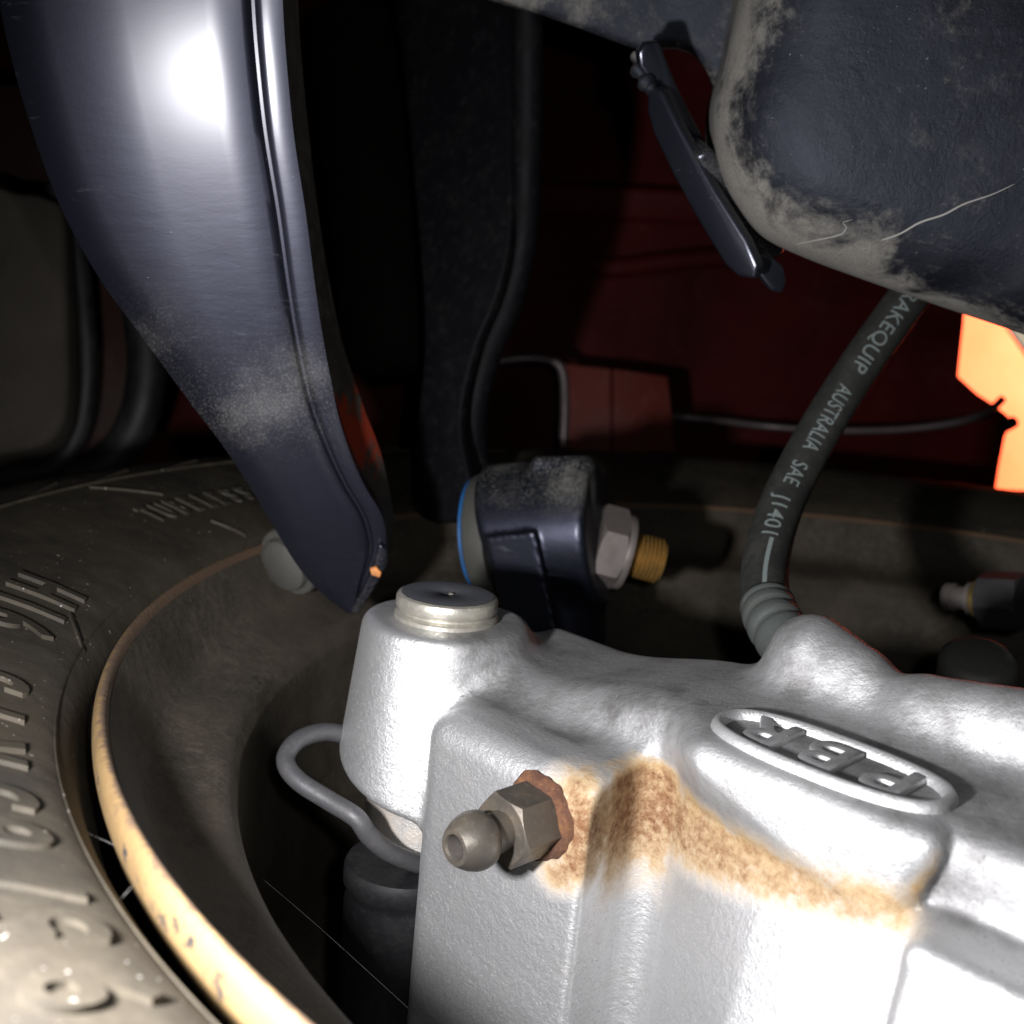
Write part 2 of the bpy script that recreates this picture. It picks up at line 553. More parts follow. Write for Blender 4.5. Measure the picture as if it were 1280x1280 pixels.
def sd_cal(p):
    r, u, f = p
    rad = np.sqrt(r * r + f * f)
    boss = smax(smax(rad - (17.0 + np.clip(-6 - u, 0, 40) * 0.105), u + 5.0, 2.5), -(u + 37) - 0.25 * (r + f * 0.3), 2.0)
    tail = np.maximum(smax(rad - 13.5, np.abs(u + 62) - 36, 2.0), -(u + 98))
    sm = np.clip((r - 22) / 36, 0, 1); sm = sm * sm * (3 - 2 * sm)
    pt = [r, u + 0.05 * np.minimum(f - 5, 0) + 6.5 * (1 - sm), f]
    fl_ = np.maximum(-u - 20, 0); fl_ = 0.27 * fl_ * fl_ / (fl_ + 6) * np.clip((r - 60) / 25, 0, 1)
    pt[2] = f - fl_
    main = sd_box(pt, (2, -130, -32), (200, -5.0, 11.0), 4.5)
    # the main face is set back beside the plinth and comes forward towards the right
    ramp_f = 0.5 + np.clip((r - 62.5) / 40, 0, 1) ** 0.8 * 11.5
    ramp_f = np.minimum(ramp_f + 9.0 * np.clip((u + 19) / 11, 0, 1) * np.clip((r - 58) / 14, 0, 1), 12.0)
    main = smax(main, (f - fl_ - ramp_f) * 0.95, 7.0)
    notch = np.maximum(np.maximum(110.5 - r + 0.3 * (u + 10), 5.0 - f), -(u + 16.5))
    main = smax(main, -notch, 5.0)
    plinth = sd_box(p, (17, -130, -30), (75, -15.0, 20), 5.5)
    wall = ((r - 60.8) * 25.0 - (f - 26.0) * 6.0) / 25.7          # undercut right side of the plinth
    plinth = smax(plinth, wall, 1.6)
    ledge = sd_box([r, u, f - fl_], (111, -130, -20), (200, -16.0, 18), 3.0)
    d = smin(boss, tail, 2.0)
    d = smin(d, main, 8.0)
    d = smin(d, plinth, 6.0)
    d = smin(d, ledge, 3.5)
    d = smin(d, sd_box(p, (66, -90, -36), (200, -7.0, -14), 4.0), 5.0)
    d = smin(d, sd_caps(p, hump_a, hump_b, 8.2, 6.5), 8.0)
    d = smin(d, sd_caps(p, hump_c, hump_d, 6.0), 9.0)
    return d


pos, fcs = surface_net(sd_cal, (-26, -112, -50), (150, 16, 26), 0.85)
# relax once onto the field for a smooth cast skin
g = np.stack([sd_cal([pos[:, 0] + (0.2 if i == 0 else 0), pos[:, 1] + (0.2 if i == 1 else 0), pos[:, 2] + (0.2 if i == 2 else 0)]) for i in range(3)], 1)
d0 = sd_cal([pos[:, 0], pos[:, 1], pos[:, 2]])
g = (g - d0[:, None]) / 0.2
pos = pos - g * (d0 / np.maximum((g * g).sum(1), 0.2))[:, None]
me = net_mesh(pos, fcs)


def seg_dist(p, pts):
    best = np.full(len(p), 1e9)
    for a, b in zip(pts[:-1], pts[1:]):
        ab = b - a; t = np.clip(((p - a) @ ab) / (ab @ ab), 0, 1)
        best = np.minimum(best, np.linalg.norm(p - a - t[:, None] * ab, axis=1))
    return best


band = [loc_f(735, 1010, 2), loc_f(830, 1025, 3), loc_f(900, 1062, 5), loc_f(1000, 1098, 7), loc_f(1120, 1140, 10)]
tt = np.clip((pos[:, 0] - 45) / 60, 0, 1)
dist_b = seg_dist(pos, band)
rust = np.clip(1.45 - dist_b / (8.5 - 4.5 * tt), 0, 1) * (1.0 - 0.42 * tt)
bl = loc_f(676, 1022, 20)
dd = np.linalg.norm(pos - bl, axis=1)
rust = np.maximum(rust, np.clip((15.0 - dd) / 5.5, 0, 1) * np.clip(0.35 + (pos[:, 0] - bl[0]) / 12, 0, 1.0))
edge_l = [loc_f(724, 965, 20), loc_f(712, 1110, 20)]
rust = np.maximum(rust, np.clip(0.75 - seg_dist(pos, edge_l) / 3.2, 0, 1))
right_l = [loc_f(1120, 1140, 8), loc_f(1190, 1062, 8), loc_f(1290, 1062, 8)]
rust = np.maximum(rust, np.clip(0.62 - seg_dist(pos, right_l) / 4.0, 0, 1))
in_groove = np.clip((pos[:, 0] - 52) / 2, 0, 1) * np.clip((67 - pos[:, 0]) / 6, 0, 1) * np.clip((16 - pos[:, 2]) / 6, 0, 1) * np.clip((pos[:, 1] + 44) / 18, 0, 1) * np.clip((-13 - pos[:, 1]) / 4, 0, 1)
rust = np.maximum(rust, 0.95 * in_groove * (pos[:, 1] < -14))
rust = np.maximum(rust, 0.3 * np.clip((-36 - pos[:, 1]) / 3, 0, 1) * (pos[:, 0] < 14) * (pos[:, 2] < 14))
attr(me, 'rust', rust)
top_shade = np.clip((pos[:, 1] + 24) / 8, 0, 1) * np.clip((13.5 - pos[:, 2]) / 6, 0, 1)  # mask of the shade put into the upper deck's colour
attr(me, 'top_shade', top_shade)
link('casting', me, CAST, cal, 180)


def project_cal(p, d):
    """march a point (mm) along d onto the casting"""
    p = np.array(p, float); d = np.array(d) / np.linalg.norm(d)
    for _ in range(60):
        s = float(sd_cal([p[:1], p[1:2], p[2:3]])[0])
        if abs(s) < 0.005: break
        p = p + d * s * 0.7
    return p


# oval emblem on the shoulder: ring and three raised letters, upside down from here
la = loc_f(900, 899, -2); lb = loc_f(1188, 984, 0)
la = project_cal(la + np.array((0, 8, 4)), (0, -1, -0.5)); lb = project_cal(lb + np.array((0, 8, 4)), (0, -1, -0.5))
lc = (la + lb) / 2
le1 = (lb - la) / np.linalg.norm(lb - la)
mid = project_cal(lc + np.array((0, 8, 4)), (0, -1, -0.5))
eps = 0.2
nrm = np.array([float((sd_cal([np.array([mid[0] + (eps if i == 0 else 0)]), np.array([mid[1] + (eps if i == 1 else 0)]), np.array([mid[2] + (eps if i == 2 else 0)])]))[0]) for i in range(3)])
nrm = nrm / np.linalg.norm(nrm); nrm = nrm - le1 * (nrm @ le1); nrm /= np.linalg.norm(nrm)
le2 = np.cross(nrm, le1)
LHALF = np.linalg.norm(lb - la) / 2
BHALF = 8.2


def on_cal(a, b, h):
    q = mid + le1 * a + le2 * b + nrm * 6
    q = project_cal(q, -nrm)
    return (q + nrm * h) / 1000


badge_pts = []
NS = 96
V, Fc = [], []
for k in range(NS):
    t = 2 * math.pi * k / NS
    ct, st = math.cos(t), math.sin(t)
    ex = 2 / 2.6
    a0 = math.copysign(abs(ct) ** ex, ct); b0 = math.copysign(abs(st) ** ex, st)
    for off, h in ((-0.3, -0.5), (-0.05, 0.6), (0.5, 1.5), (1.3, 1.5), (1.9, 0.7), (2.2, -0.5)):
        V.append(on_cal(a0 * (LHALF - off), b0 * (BHALF - off), h))
for k in range(NS):
    k2 = (k + 1) % NS
    for i in range(5): Fc.append((k * 6 + i, k * 6 + i + 1, k2 * 6 + i + 1, k2 * 6 + i))
rm_ = mesh(V, Fc); attr(rm_, 'top_shade', [0.35] * len(rm_.vertices))  # emblem ring takes part of the deck's painted shade
ring = link('emblem_ring', rm_, CAST, cal, 180)
for ch, ax in (('P', 9.4), ('B', 0.0), ('R', -9.4)):
    tm = text_mesh(ch, 12.0, 0.30, 0.0, 1, 1.0, 0.42)
    # rotated half a turn: seen from here the emblem stands on its head
    warp(tm, lambda x, y, z: on_cal(ax * LHALF / 17.5 - x * 1.15, -(y - 4.1) * 1.2, (z + 0.2) * 1.2))
    attr(tm, 'top_shade', [0.75] * len(tm.vertices))  # letters darkened with the same painted shade
    link('emblem_letter', tm, CAST, cal, 40)

# guide pin
pin = link('guide_pin', lathe([(0.0, 0.0), (0.0012, 0.0), (0.0016, 0.0002), (0.0085, 0.0002), (0.0095, 0.0001)], 64, axis=Vector((0, 1, 0))), PIN_TOP, cal)
link('pin_head', lathe([(0.0095, 0.0), (0.0102, -0.0003), (0.0105, -0.0009), (0.0105, -0.0026), (0.0101, -0.0031), (0.0098, -0.0032), (0.0098, -0.0036), (0.0103, -0.0038), (0.0107, -0.0042), (0.0107, -0.0095)], 64, axis=Vector((0, 1, 0)), cap=False), PIN, pin)
link('pin_centre_mark', lathe([(0.0, 0.0005), (0.0004, 0.0004), (0.0006, 0.0002), (0.0006, 0.0)], 16, Vector((0.001, 0, 0.0)), Vector((0, 1, 0))), PIN, pin)

# bleed nipple
nb = Vector(tuple(loc_f(672, 1022, 20) / 1000)); nb.z = 0.0198
ax = Vector((0, 0, 1))
nip = link('bleed_nipple', lathe([(0.0034, 0.008), (0.0034, 0.0118), (0.0040, 0.0124), (0.0046, 0.0132), (0.0048, 0.0145), (0.0047, 0.0156), (0.0042, 0.0170), (0.0034, 0.0184), (0.0029, 0.0190), (0.0022, 0.0190), (0.0020, 0.0186)], 40, nb, ax, cap=False), STEEL, cal, 30)
link('bore', lathe([(0.0021, 0.0188), (0.0019, 0.018), (0.0018, 0.012), (0.0, 0.0119)], 24, nb, ax, cap=False), BORE, nip)


def hexagon(rad, h0, h1, ch, turn, origin, axis, e1):
    e2 = axis.cross(e1)
    V, Fc = [], []
    N = 60
    rows = [(rad * 1.2, h0), (rad * 1.2, h1)]
    apo = rad * math.cos(math.pi / 6)
    prof = []
    lev = [(h0, 0), (h0 + ch, 1), (h1 - ch, 1), (h1, 0)]
    V = []
    for hh, full in lev:
        for k in range(N):
            a = 2 * math.pi * k / N
            s = (a + math.pi / 6) % (math.pi / 3) - math.pi / 6
            rr = apo / math.cos(s)
            z = hh
            if full:   # chamfer cone: corners are cut lower than the flats
                cut = (rr - apo) * 0.55
                z = h1 - cut - 0.00005 if hh > (h0 + h1) / 2 else h0 + cut + 0.00005
            else:
                rr = apo * 0.985
            V.append(origin + (e1 * math.cos(a + turn) + e2 * math.sin(a + turn)) * rr + axis * z)
    for i in range(3):
        for k in range(N):
            k2 = (k + 1) % N
            Fc.append((i * N + k, i * N + k2, (i + 1) * N + k2, (i + 1) * N + k))
    Fc.append(tuple(range(N))); Fc.append(tuple(range(3 * N, 4 * N)))
    return mesh(V, Fc)


link('hex_nut', hexagon(0.0064, 0.0006, 0.0088, 0.001, math.radians(-6), nb, ax, Vector((0, 1, 0))), STEEL, nip, 25)
rr_me = lathe([(0.0058, -0.0004), (0.0077, -0.0004), (0.0074, 0.0003), (0.0069, 0.0008), (0.0066, 0.0011), (0.0056, 0.0011)], 72, nb, ax, cap=False)
for v in rr_me.vertices:
    q = v.co - nb; a = math.atan2(q.y, q.x)
    f_ = 1 + 0.05 * math.sin(3 * a + 1) + 0.02 * math.sin(7 * a) + 0.015 * math.sin(17 * a + 2) + 0.05 * math.cos(a - 0.2)
    if math.hypot(q.x, q.y) > 0.0062: v.co = nb + Vector((q.x * f_, q.y * f_, q.z * (1 + 0.3 * math.sin(9 * a))))
link('rust_ring', rr_me, RUSTY, nip, 60)

# wire spring clip and rubber boot below the pin boss
wp = [P(470, 925, .243), P(440, 920, .240), P(405, 915, .236), P(372, 926, .231), P(357, 950, .227), P(372, 975, .224), P(410, 1000, .222), P(445, 1022, .220), P(462, 1045, .221), P(490, 1067, .224), P(530, 1082, .229)]
wp = [CI @ p for p in smooth_path(wp, 8)]
link('spring_clip', tube(wp, 0.0019, 16), WIRE, cal, 180)
bt = CI @ P(505, 1075, .232)
link('pin_boot', lathe([(0.0060, 0.0), (0.0115, 0.0), (0.0120, -0.0010), (0.0120, -0.0042), (0.0112, -0.0052), (0.0112, -0.0070), (0.0116, -0.0085), (0.0112, -0.05), (0.006, -0.05)], 48, bt, Vector((0, 1, 0))), BOOT, cal, 50)

# bolt head behind the caliper's ridge on the right
bh = CI @ P(1222, 832, .245)
link('mounting_bolt', lathe([(0.0, 0.0028), (0.0062, 0.0028), (0.0078, 0.0018), (0.0082, 0.0), (0.0082, -0.004)], 40, bh, Vector((0.1, 0.92, 0.35))), BOLT, cal, 50)

# ------------------------------------------------------------------ wheel and tyre
WC = Vector((.11578, .24672, -.03637))
WA = Vector((-1, 0, 0)); WA = (WA - U * WA.dot(U)).normalized(); WB = U.cross(WA)
WM = Matrix(((WA.x, WB.x, U.x, WC.x), (WA.y, WB.y, U.y, WC.y), (WA.z, WB.z, U.z, WC.z), (0, 0, 0, 1)))
wheel = empty('road_wheel', 'road wheel with dirty cream-lipped rim and black tyre marked 91H', 'wheel', WM)
rim_prof = [(0.1926, -0.0085), (0.1936, -0.0050), (0.1937, -0.0022), (0.1932, -0.0006), (0.1924, 0.0), (0.1916, -0.0006), (0.1911, -0.0022)]
barrel_prof = [(0.1911, -0.0018), (0.1892, -0.0060), (0.1868, -0.0120), (0.1835, -0.0165), (0.1760, -0.0190), (0.1720, -0.0205), (0.1698, -0.0235), (0.1690, -0.0300), (0.1688, -0.075), (0.1700, -0.095), (0.1660, -0.108), (0.1560, -0.113), (0.1200, -0.116), (0.1100, -0.108), (0.0900, -0.104), (0.0500, -0.104), (0.0, -0.104)]


def refine(prof, n=3):
    return [(p.x, p.y) for p in smooth_path([Vector((a, b, 0)) for a, b in prof], n)]


lip_me = lathe(refine(rim_prof, 4), 256, cap=False)
co = np.array([v.co[:] for v in lip_me.vertices]); rr = np.hypot(co[:, 0], co[:, 1])
attr(lip_me, 'inner', np.clip((0.1935 - rr) / 0.0017, 0, 1))
attr(lip_me, 'outer', np.clip((rr - 0.1932) / 0.0014, 0, 1))
rim = link('rim', lathe(refine(barrel_prof, 3), 224, cap=False), RIM, wheel, 180)
link('rim_lip', lip_me, LIP, rim, 180)

ty = [(0.1930, -0.0140), (0.1952, -0.0095), (0.1960, -0.0060), (0.1974, -0.0028), (0.2002, 0.0002), (0.2050, 0.0026), (0.2120, 0.0052), (0.2200, 0.0075), (0.2310, 0.0098), (0.2430, 0.0108), (0.2560, 0.0095), (0.2680, 0.0055), (0.2790, -0.0020), (0.2900, -0.0130), (0.3020, -0.0270), (0.3100, -0.0450), (0.3140, -0.0800), (0.3140, -0.1200)]
ty_f = refine(ty, 4)
tyre = link('tyre', lathe(ty_f, 256, cap=False), RUBBER, wheel, 180)
tr = np.array([p[0] for p in ty_f]); th = np.array([p[1] for p in ty_f])


def tyre_pt(r, ang, up):
    h = np.interp(r, tr[1:], th[1:]) + up
    return (r * math.cos(ang), r * math.sin(ang), h)


def tyre_text(s, ang, r0, height, width, up=0.0009, off=0.012, name='sidewall_letter'):
    tm = text_mesh(s, 1.0, 0.5, 0.018, 1)
    rm = r0 + height / 2
    warp(tm, lambda x, y, z: tyre_pt(r0 + y / 0.69 * height, math.radians(ang) - x * width / rm, (z + 0.35) * up))
    return link(name, tm, RUBBER, tyre, 40)


H0, HH, HW = 0.2036, 0.0125, 0.0142
for ch, a in (('H', 4.3), ('1', 7.4), ('9', 10.2), ('5', 18.0), ('1', 21.6), ('R', 25.6), ('5', 29.6), ('6', 32.6), ('/', 36.2), ('5', 38.6), ('9', 42.2), ('1', 45.2)):
    tyre_text(ch, a, H0, HH, HW, 0.0010)
for i, ch in enumerate('TUBELESS'):
    tyre_text(ch, -14.2 - i * 1.62, 0.2130, 0.0075, 0.0068, 0.0008, 0.0)


def tyre_rib(r0, r1, a0, a1, w=0.0006, up=0.0006, n=24, name='sidewall_rib'):
    V, Fc = [], []
    for i in range(n + 1):
        t = i / n; r = r0 + (r1 - r0) * t; a = math.radians(a0 + (a1 - a0) * t)
        dr, da = (r1 - r0), math.radians(a1 - a0) * r
        L = math.hypot(dr, da); tx, ta = dr / L, da / L
        for s, hgt in ((-1, -0.0003), (-0.5, up), (0.5, up), (1, -0.0003)):
            rr_ = r - ta * s * w; aa = a + tx * s * w / r
            V.append(tyre_pt(rr_, aa, hgt))
    for i in range(n):
        for k in range(3): Fc.append((i * 4 + k, i * 4 + k + 1, i * 4 + k + 5, i * 4 + k + 4))
    return link(name, mesh(V, Fc), RUBBER, tyre, 60)


tyre_rib(0.1985, 0.2035, 9.3, 6.0)
tyre_rib(0.2000, 0.2080, -19.5, -18.2)
tyre_rib(0.2240, 0.2370, -18.5, -15.0)
tyre_rib(0.2390, 0.2395, -60, 30, 0.0005, 0.0007, 160)
tyre_rib(0.1989, 0.1989, -60, 70, 0.0003, 0.0004, 200)
for a in range(-52, 10, 7):
    tyre_rib(0.2400, 0.2455, a, a - 4.5, 0.0006, 0.0008, 8)

# ------------------------------------------------------------------ front control arm (bright, upper left)
an = Vector((.1443, -.8779, -.4566)).normalized()
ap = P(440, 760, .285)
Lpx = [(-85, -330), (-55, -200), (-30, -90), (-12, -20), (5, 60), (30, 150), (70, 260), (120, 352), (175, 427), (230, 502), (275, 560), (310, 612), (340, 662), (368, 708), (398, 742), (436, 768)]
Rpx = [(318, -330), (319, -200), (320, -90), (322, -20), (327, 60), (338, 165), (354, 265), (366, 352), (378, 427), (394, 502), (414, 560), (436, 608), (460, 650), (467, 690), (456, 722), (440, 766)]
Lp = smooth_path([on_plane(u, v, ap, an) for u, v in Lpx], 6)
Rp = smooth_path([on_plane(u, v, ap, an) for u, v in Rpx], 6)
arm = empty('control_arm', 'glossy black pressed steel arm with a bright highlight, tapering to its bolted end', 'suspension arm', Matrix.Translation(on_plane(440, 766, ap, an)))
AI = arm.matrix_world.inverted()
V, Fc = [], []
back = -an
sect_n = None
dust = []
for i, (l, r) in enumerate(zip(Lp, Rp)):
    w = (r - l); wl = w.length; e = w.normalized()
    k = min(1.0, wl / 0.03)
    s = i / (len(Lp) - 1)
    pts = []
    pts.append(l + back * 0.0052); pts.append(l + back * 0.0030 * k + e * 0.0001)
    pts.append(l + e * 0.004 * k + back * 0.0014 * k); pts.append(l + e * 0.009 * k + back * 0.0003 * k)
    for q in (0.4, 0.6, 0.8): pts.append(l + e * (0.009 * k + (wl - 0.012 * k) * q) + back * 0.0003 * math.sin(q * math.pi) * k)
    pts.append(r - e * 0.0034 * k); pts.append(r - e * 0.0022 * k + back * 0.0004); pts.append(r - e * 0.0014 * k + back * 0.0013); pts.append(r - e * 0.0008 * k + back * 0.0013)
    for q in range(9):         # rolled bead along the edge
        an_ = math.radians(-7 + 15 * q / 8)
        pts.append(r + e * (0.0022 + 0.0170 * math.sin(an_)) * k + back * (0.0170 * (1 - math.cos(an_)) + 0.0006))
    pts.append(r + e * 0.0044 * k + back * 0.0035); pts.append(r + e * 0.0044 * k + back * 0.0072)
    pts.append(r + e * 0.001 * k + back * 0.0082)
    pts.append(l + e * 0.6 * wl + back * 0.0052)
    sect_n = len(pts)
    V += [AI @ p for p in pts]
    dust += [max(min(1, max(0, (s - 0.41) * 5)) * min(1, max(0, (0.74 - s) * 8)), 0.32 * min(1, max(0, (s - 0.66) * 4)))] * sect_n
n = sect_n
for i in range(len(Lp) - 1):
    for k in range(n):
        k2 = (k + 1) % n
        Fc.append((i * n + k, i * n + k2, (i + 1) * n + k2, (i + 1) * n + k))
Fc.append(tuple(range(n))); Fc.append(tuple(range((len(Lp) - 1) * n, len(Lp) * n)))
me = mesh(V, Fc); attr(me, 'dust', dust)
link('arm_plate', me, BLACK, arm, 30)
# return flange, turned back from the arm's right edge
FLpx = [(344, -330), (346, -200), (348, -90), (350, -20), (352, 60), (360, 165), (374, 265), (388, 352), (400, 427), (418, 502), (438, 560), (460, 608), (480, 650), (486, 690)]
FRpx = [(366, -330), (368, -200), (370, -90), (372, -20), (376, 60), (386, 165), (398, 265), (412, 352), (428, 427), (452, 502), (474, 560), (486, 608), (492, 650), (488, 690)]
fl = smooth_path([on_plane(u - 8, v, ap + back * 0.008, an) for u, v in FLpx], 6)
frr = smooth_path([on_plane(u, v, ap + back * 0.026, an) for u, v in FRpx], 6)
V, Fc = [], []
fd = []
for i, (a, b) in enumerate(zip(fl, frr)):
    e = (b - a).normalized(); off = Vector((-0.003, 0.0, 0.0))
    V += [AI @ p for p in (a, a * 0.5 + b * 0.5, b, b + off, a * 0.5 + b * 0.5 + off, a + off)]
    s = i / (len(fl) - 1)
    fd += [max(0, 1 - abs(s - 0.745) / 0.11)] * 6
for i in range(len(fl) - 1):
    for k in range(6):
        k2 = (k + 1) % 6
        Fc.append((i * 6 + k, i * 6 + k2, (i + 1) * 6 + k2, (i + 1) * 6 + k))
Fc.append(tuple(range(6))); Fc.append(tuple(range((len(fl) - 1) * 6, len(fl) * 6)))
me = mesh(V, Fc); attr(me, 'primer', fd)
mf = Mat('worn_flange_paint', (0.05, 0.045, 0.038), 0.55)
mf.layer(mf.ramp(mf.noise(200, 5, 0.7), 0.4, 0.7, 0, 0.6), (0.12, 0.105, 0.08), 0.8)
mf.layer(mf.ramp(mf.math('ADD', mf.attr('primer'), mf.ramp(mf.noise(150, 5), 0.3, 0.7, -0.4, 0.3)), 0.25, 0.7), (0.30, 0.035, 0.012), 0.5)
mf.bump(mf.noise(900, 4), 0.3, 0.0004)
tag(link('return_flange', me, mf.m, arm, 30), 'flange with worn red primer showing')
# bolt head on the hidden side of the arm and a dab of orange paint on its tip
bo = P(362, 702, .300)
bax = Vector((-0.55, -0.72, -0.42)).normalized()
link('bolt_head', xform(lathe([(0.0, 0.004), (0.0060, 0.004), (0.0072, 0.003), (0.0075, 0.001), (0.0092, 0.0008), (0.0096, 0.0), (0.0096, -0.012)], 40, bo, bax), AI), BOLT, arm, 40)
dab = [on_plane(u, v, ap, an) + an * 0.0020 for u, v in ((462, 704), (470, 702), (476, 708), (474, 714), (464, 711))]
link('paint_dab', xform(prism(dab, an * 0.0012, 0.0002), AI), WAX, arm)
weld = [on_plane(u, v, ap, an) + an * 0.0016 for u, v in ((474, 676), (484, 684), (485, 700), (470, 730), (448, 764), (438, 762), (456, 728), (468, 700))]
tip = xform(prism(weld, back * 0.008, 0.0007), AI); attr(tip, 'dust', [0.75] * len(tip.vertices)); link('folded_tip', tip, BLACK, arm, 40)

# ------------------------------------------------------------------ pivot: black clamp, blue bushing, nut and zinc thread
px0 = P(606, 668, .335); px1 = P(756, 662, .325)
pax = (px1 - px0).normalized()
piv = empty('arm_pivot', 'black suspension pivot with blue bushing, hex nut and yellow zinc bolt end', 'suspension pivot', Matrix.Translation((px0 + px1) / 2))
PI_ = piv.matrix_world.inverted()
pc = np.array((px0 + px1) / 2) * 1000
pa = np.array(pax)
lugA = np.array(P(640, 668, .318)) * 1000
web0 = np.array(P(700, 720, .330)) * 1000; web1 = np.array(P(712, 900, .335)) * 1000
toe = np.array(P(800, 905, .335)) * 1000


def sd_piv(p):
    q = [p[i] + pc[i] for i in range(3)]
    rel = [q[i] - pc[i] for i in range(3)]
    t = sum(rel[i] * pa[i] for i in range(3))
    rad = np.sqrt(np.maximum(sum(rel[i] ** 2 for i in range(3)) - t * t, 0))
    eye = smax(rad - 20.5, np.abs(t) - 16.5, 2.5)
    # collar flare on the left shoulder
    d = smax(eye, -(t + 14 + 0.25 * (q[2] - pc[2])), 3.0)
    lug = sd_box([q[0] - lugA[0] + 0.22 * (q[2] - lugA[2]), q[1] - lugA[1] + 0.35 * (q[0] - lugA[0]) + 0.25 * (q[2] - lugA[2]), q[2] - lugA[2] - 0.12 * (q[0] - lugA[0])], (-7.5, -11, -30), (6.5, 10, 0.5), 0.7)
    corner = sd_box([t, rel[1], rel[2]], (0, -13, 2), (16.5, 16, 21.5), 2.5)
    d = smin(d, corner, 3.0)
    d = smin(d, lug, 0.8)
    d = smin(d, sd_caps(q, web0, web1, 13, 11), 4.0)
    d = smin(d, sd_caps(q, web1, toe, 10, 7), 5.0)
    return d


pos, fcs = surface_net(sd_piv, (-36, -34, -70), (44, 34, 30), 0.8)
me = net_mesh(pos, fcs)
attr(me, 'dust', np.clip((pos[:, 2] - 4) / 14, 0, 1) * 1.3 + 0.2)
link('clamp_body', me, SATIN, piv, 180)
bsh = PI_ @ P(600, 668, .336)
link('bushing', lathe([(0.006, 0.0), (0.0158, 0.0), (0.0166, 0.0005), (0.0166, 0.0012), (0.0158, 0.0016), (0.006, 0.0016)], 48, bsh, -pax), BLUE, piv, 50)
link('sleeve', lathe([(0.005, 0.0), (0.0172, 0.0), (0.0178, 0.0008), (0.0178, 0.006), (0.005, 0.006)], 48, bsh, pax), SLEEVE, piv, 50)
nax = (P(815, 697, .3285) - P(750, 680, .327)).normalized()
no = PI_ @ P(742, 680, .327)
upv = Vector((0, -0.5, 0.85)); upv = (upv - nax * upv.dot(nax)).normalized()
link('lock_nut', hexagon(0.0122, 0.0, 0.0080, 0.001, math.radians(8), no, nax, upv), NUT, piv, 25)
link('nut_flange', lathe([(0.006, 0.0079), (0.0108, 0.0079), (0.0110, 0.0085), (0.0108, 0.0098), (0.0098, 0.0102), (0.006, 0.0102)], 40, no, nax), NUT, piv, 40)
prof = [(0.0058, 0.010)]
for k in range(7):
    z = 0.0115 + k * 0.0012
    prof += [(0.0053, z), (0.0065, z + 0.0005), (0.0065, z + 0.0006), (0.0053, z + 0.0011)]
prof += [(0.0058, 0.0202), (0.0, 0.0202)]
link('bolt_thread', lathe(prof, 40, no, nax), ZINC, piv, 30)

# ------------------------------------------------------------------ second, shadowed arm and damper between the arms
def slab(name, outline, d, thick, material, parent=None, bevel=0.0015, n=Vector((0, -1, 0)), smooth=5, d_at=None):
    """outline (pixels of the photograph) on a plane through the point at depth d"""
    n = n.normalized()
    c = d_at or (sum(u for u, v in outline) / len(outline), sum(v for u, v in outline) / len(outline))
    p0 = P(c[0], c[1], d)
    lp = [on_plane(u, v, p0, n) for u, v in outline]
    if smooth: lp = smooth_path(lp, smooth, True)
    me = prism(lp, -n * thick, bevel, 5 if bevel > 0.003 else 3)
    if parent: xform(me, parent.matrix_world.inverted())
    return link(name, me, material, parent, 40)


rear = empty('rear_arm', 'shadowed black rear arm with a rounded edge, behind the glossy front arm', 'suspension arm', Matrix.Translation(P(600, 560, .37)))
me_o = slab('arm_plate', [(470, -120), (640, -120), (642, 60), (640, 200), (636, 300), (620, 370), (592, 440), (575, 530), (588, 640), (520, 640), (520, 540), (530, 420), (520, 260), (500, 60)], .365, 0.004, MATTE, rear, 0.001, Vector((-.55, -.8, .1)))
attr(me_o.data, 'dust', [0.15] * len(me_o.data.vertices))
edge = [P(658, -120, .33), P(660, 60, .345), P(658, 200, .355), P(653, 300, .362), P(636, 375, .366), P(608, 445, .37), P(590, 530, .374), P(600, 620, .378)]
me = tube([rear.matrix_world.inverted() @ p for p in smooth_path(edge, 8)], 0.0048, 16); attr(me, 'dust', [0.3] * len(me.vertices))
link('rolled_edge', me, MATTE, rear, 180)

damper = empty('damper', 'dim brown cylindrical damper in the shadow between the two arms', 'damper', Matrix.Translation(P(500, 460, .46)))
DI = damper.matrix_world.inverted()
me = lathe([(0.0, 0.0), (0.014, 0.0), (0.019, 0.004), (0.021, 0.012), (0.0215, 0.14), (0.018, 0.145), (0.0, 0.145)], 40, DI @ P(500, 470, .46), Vector((-0.12, 0, 1)))
link('damper_body', me, simple('brown_damper_paint', (0.010, 0.008, 0.006), 0.7, dirt=(0.02, 0.016, 0.012), spec=0.1), damper, 50)

# ------------------------------------------------------------------ chassis member, upper right
ax_root = empty('chassis_member', 'dusty black chassis member with scratched paint above the brake hose', 'chassis member', Matrix.Translation(P(1100, 200, .25)))
XI = ax_root.matrix_world.inverted()
out_px = [(938, -80), (925, -10), (908, 70), (893, 130), (893, 180), (905, 225), (925, 262), (955, 297), (1005, 322), (1080, 350), (1160, 378), (1250, 408), (1340, 438), (1480, 470), (1560, 380), (1580, 150), (1520, -160), (1250, -220), (1020, -180)]
xn = Vector((-.12, -.95, -.28)).normalized()
xp = P(1000, 290, .262)
loop = smooth_path([on_plane(u, v, xp, xn) for u, v in out_px], 6, True)
xe1 = Vector((1, 0, 0)); xe1 = (xe1 - xn * xe1.dot(xn)).normalized(); xe2 = xn.cross(xe1)
poly = np.array([((p - xp).dot(xe1), (p - xp).dot(xe2)) for p in loop]) * 1000


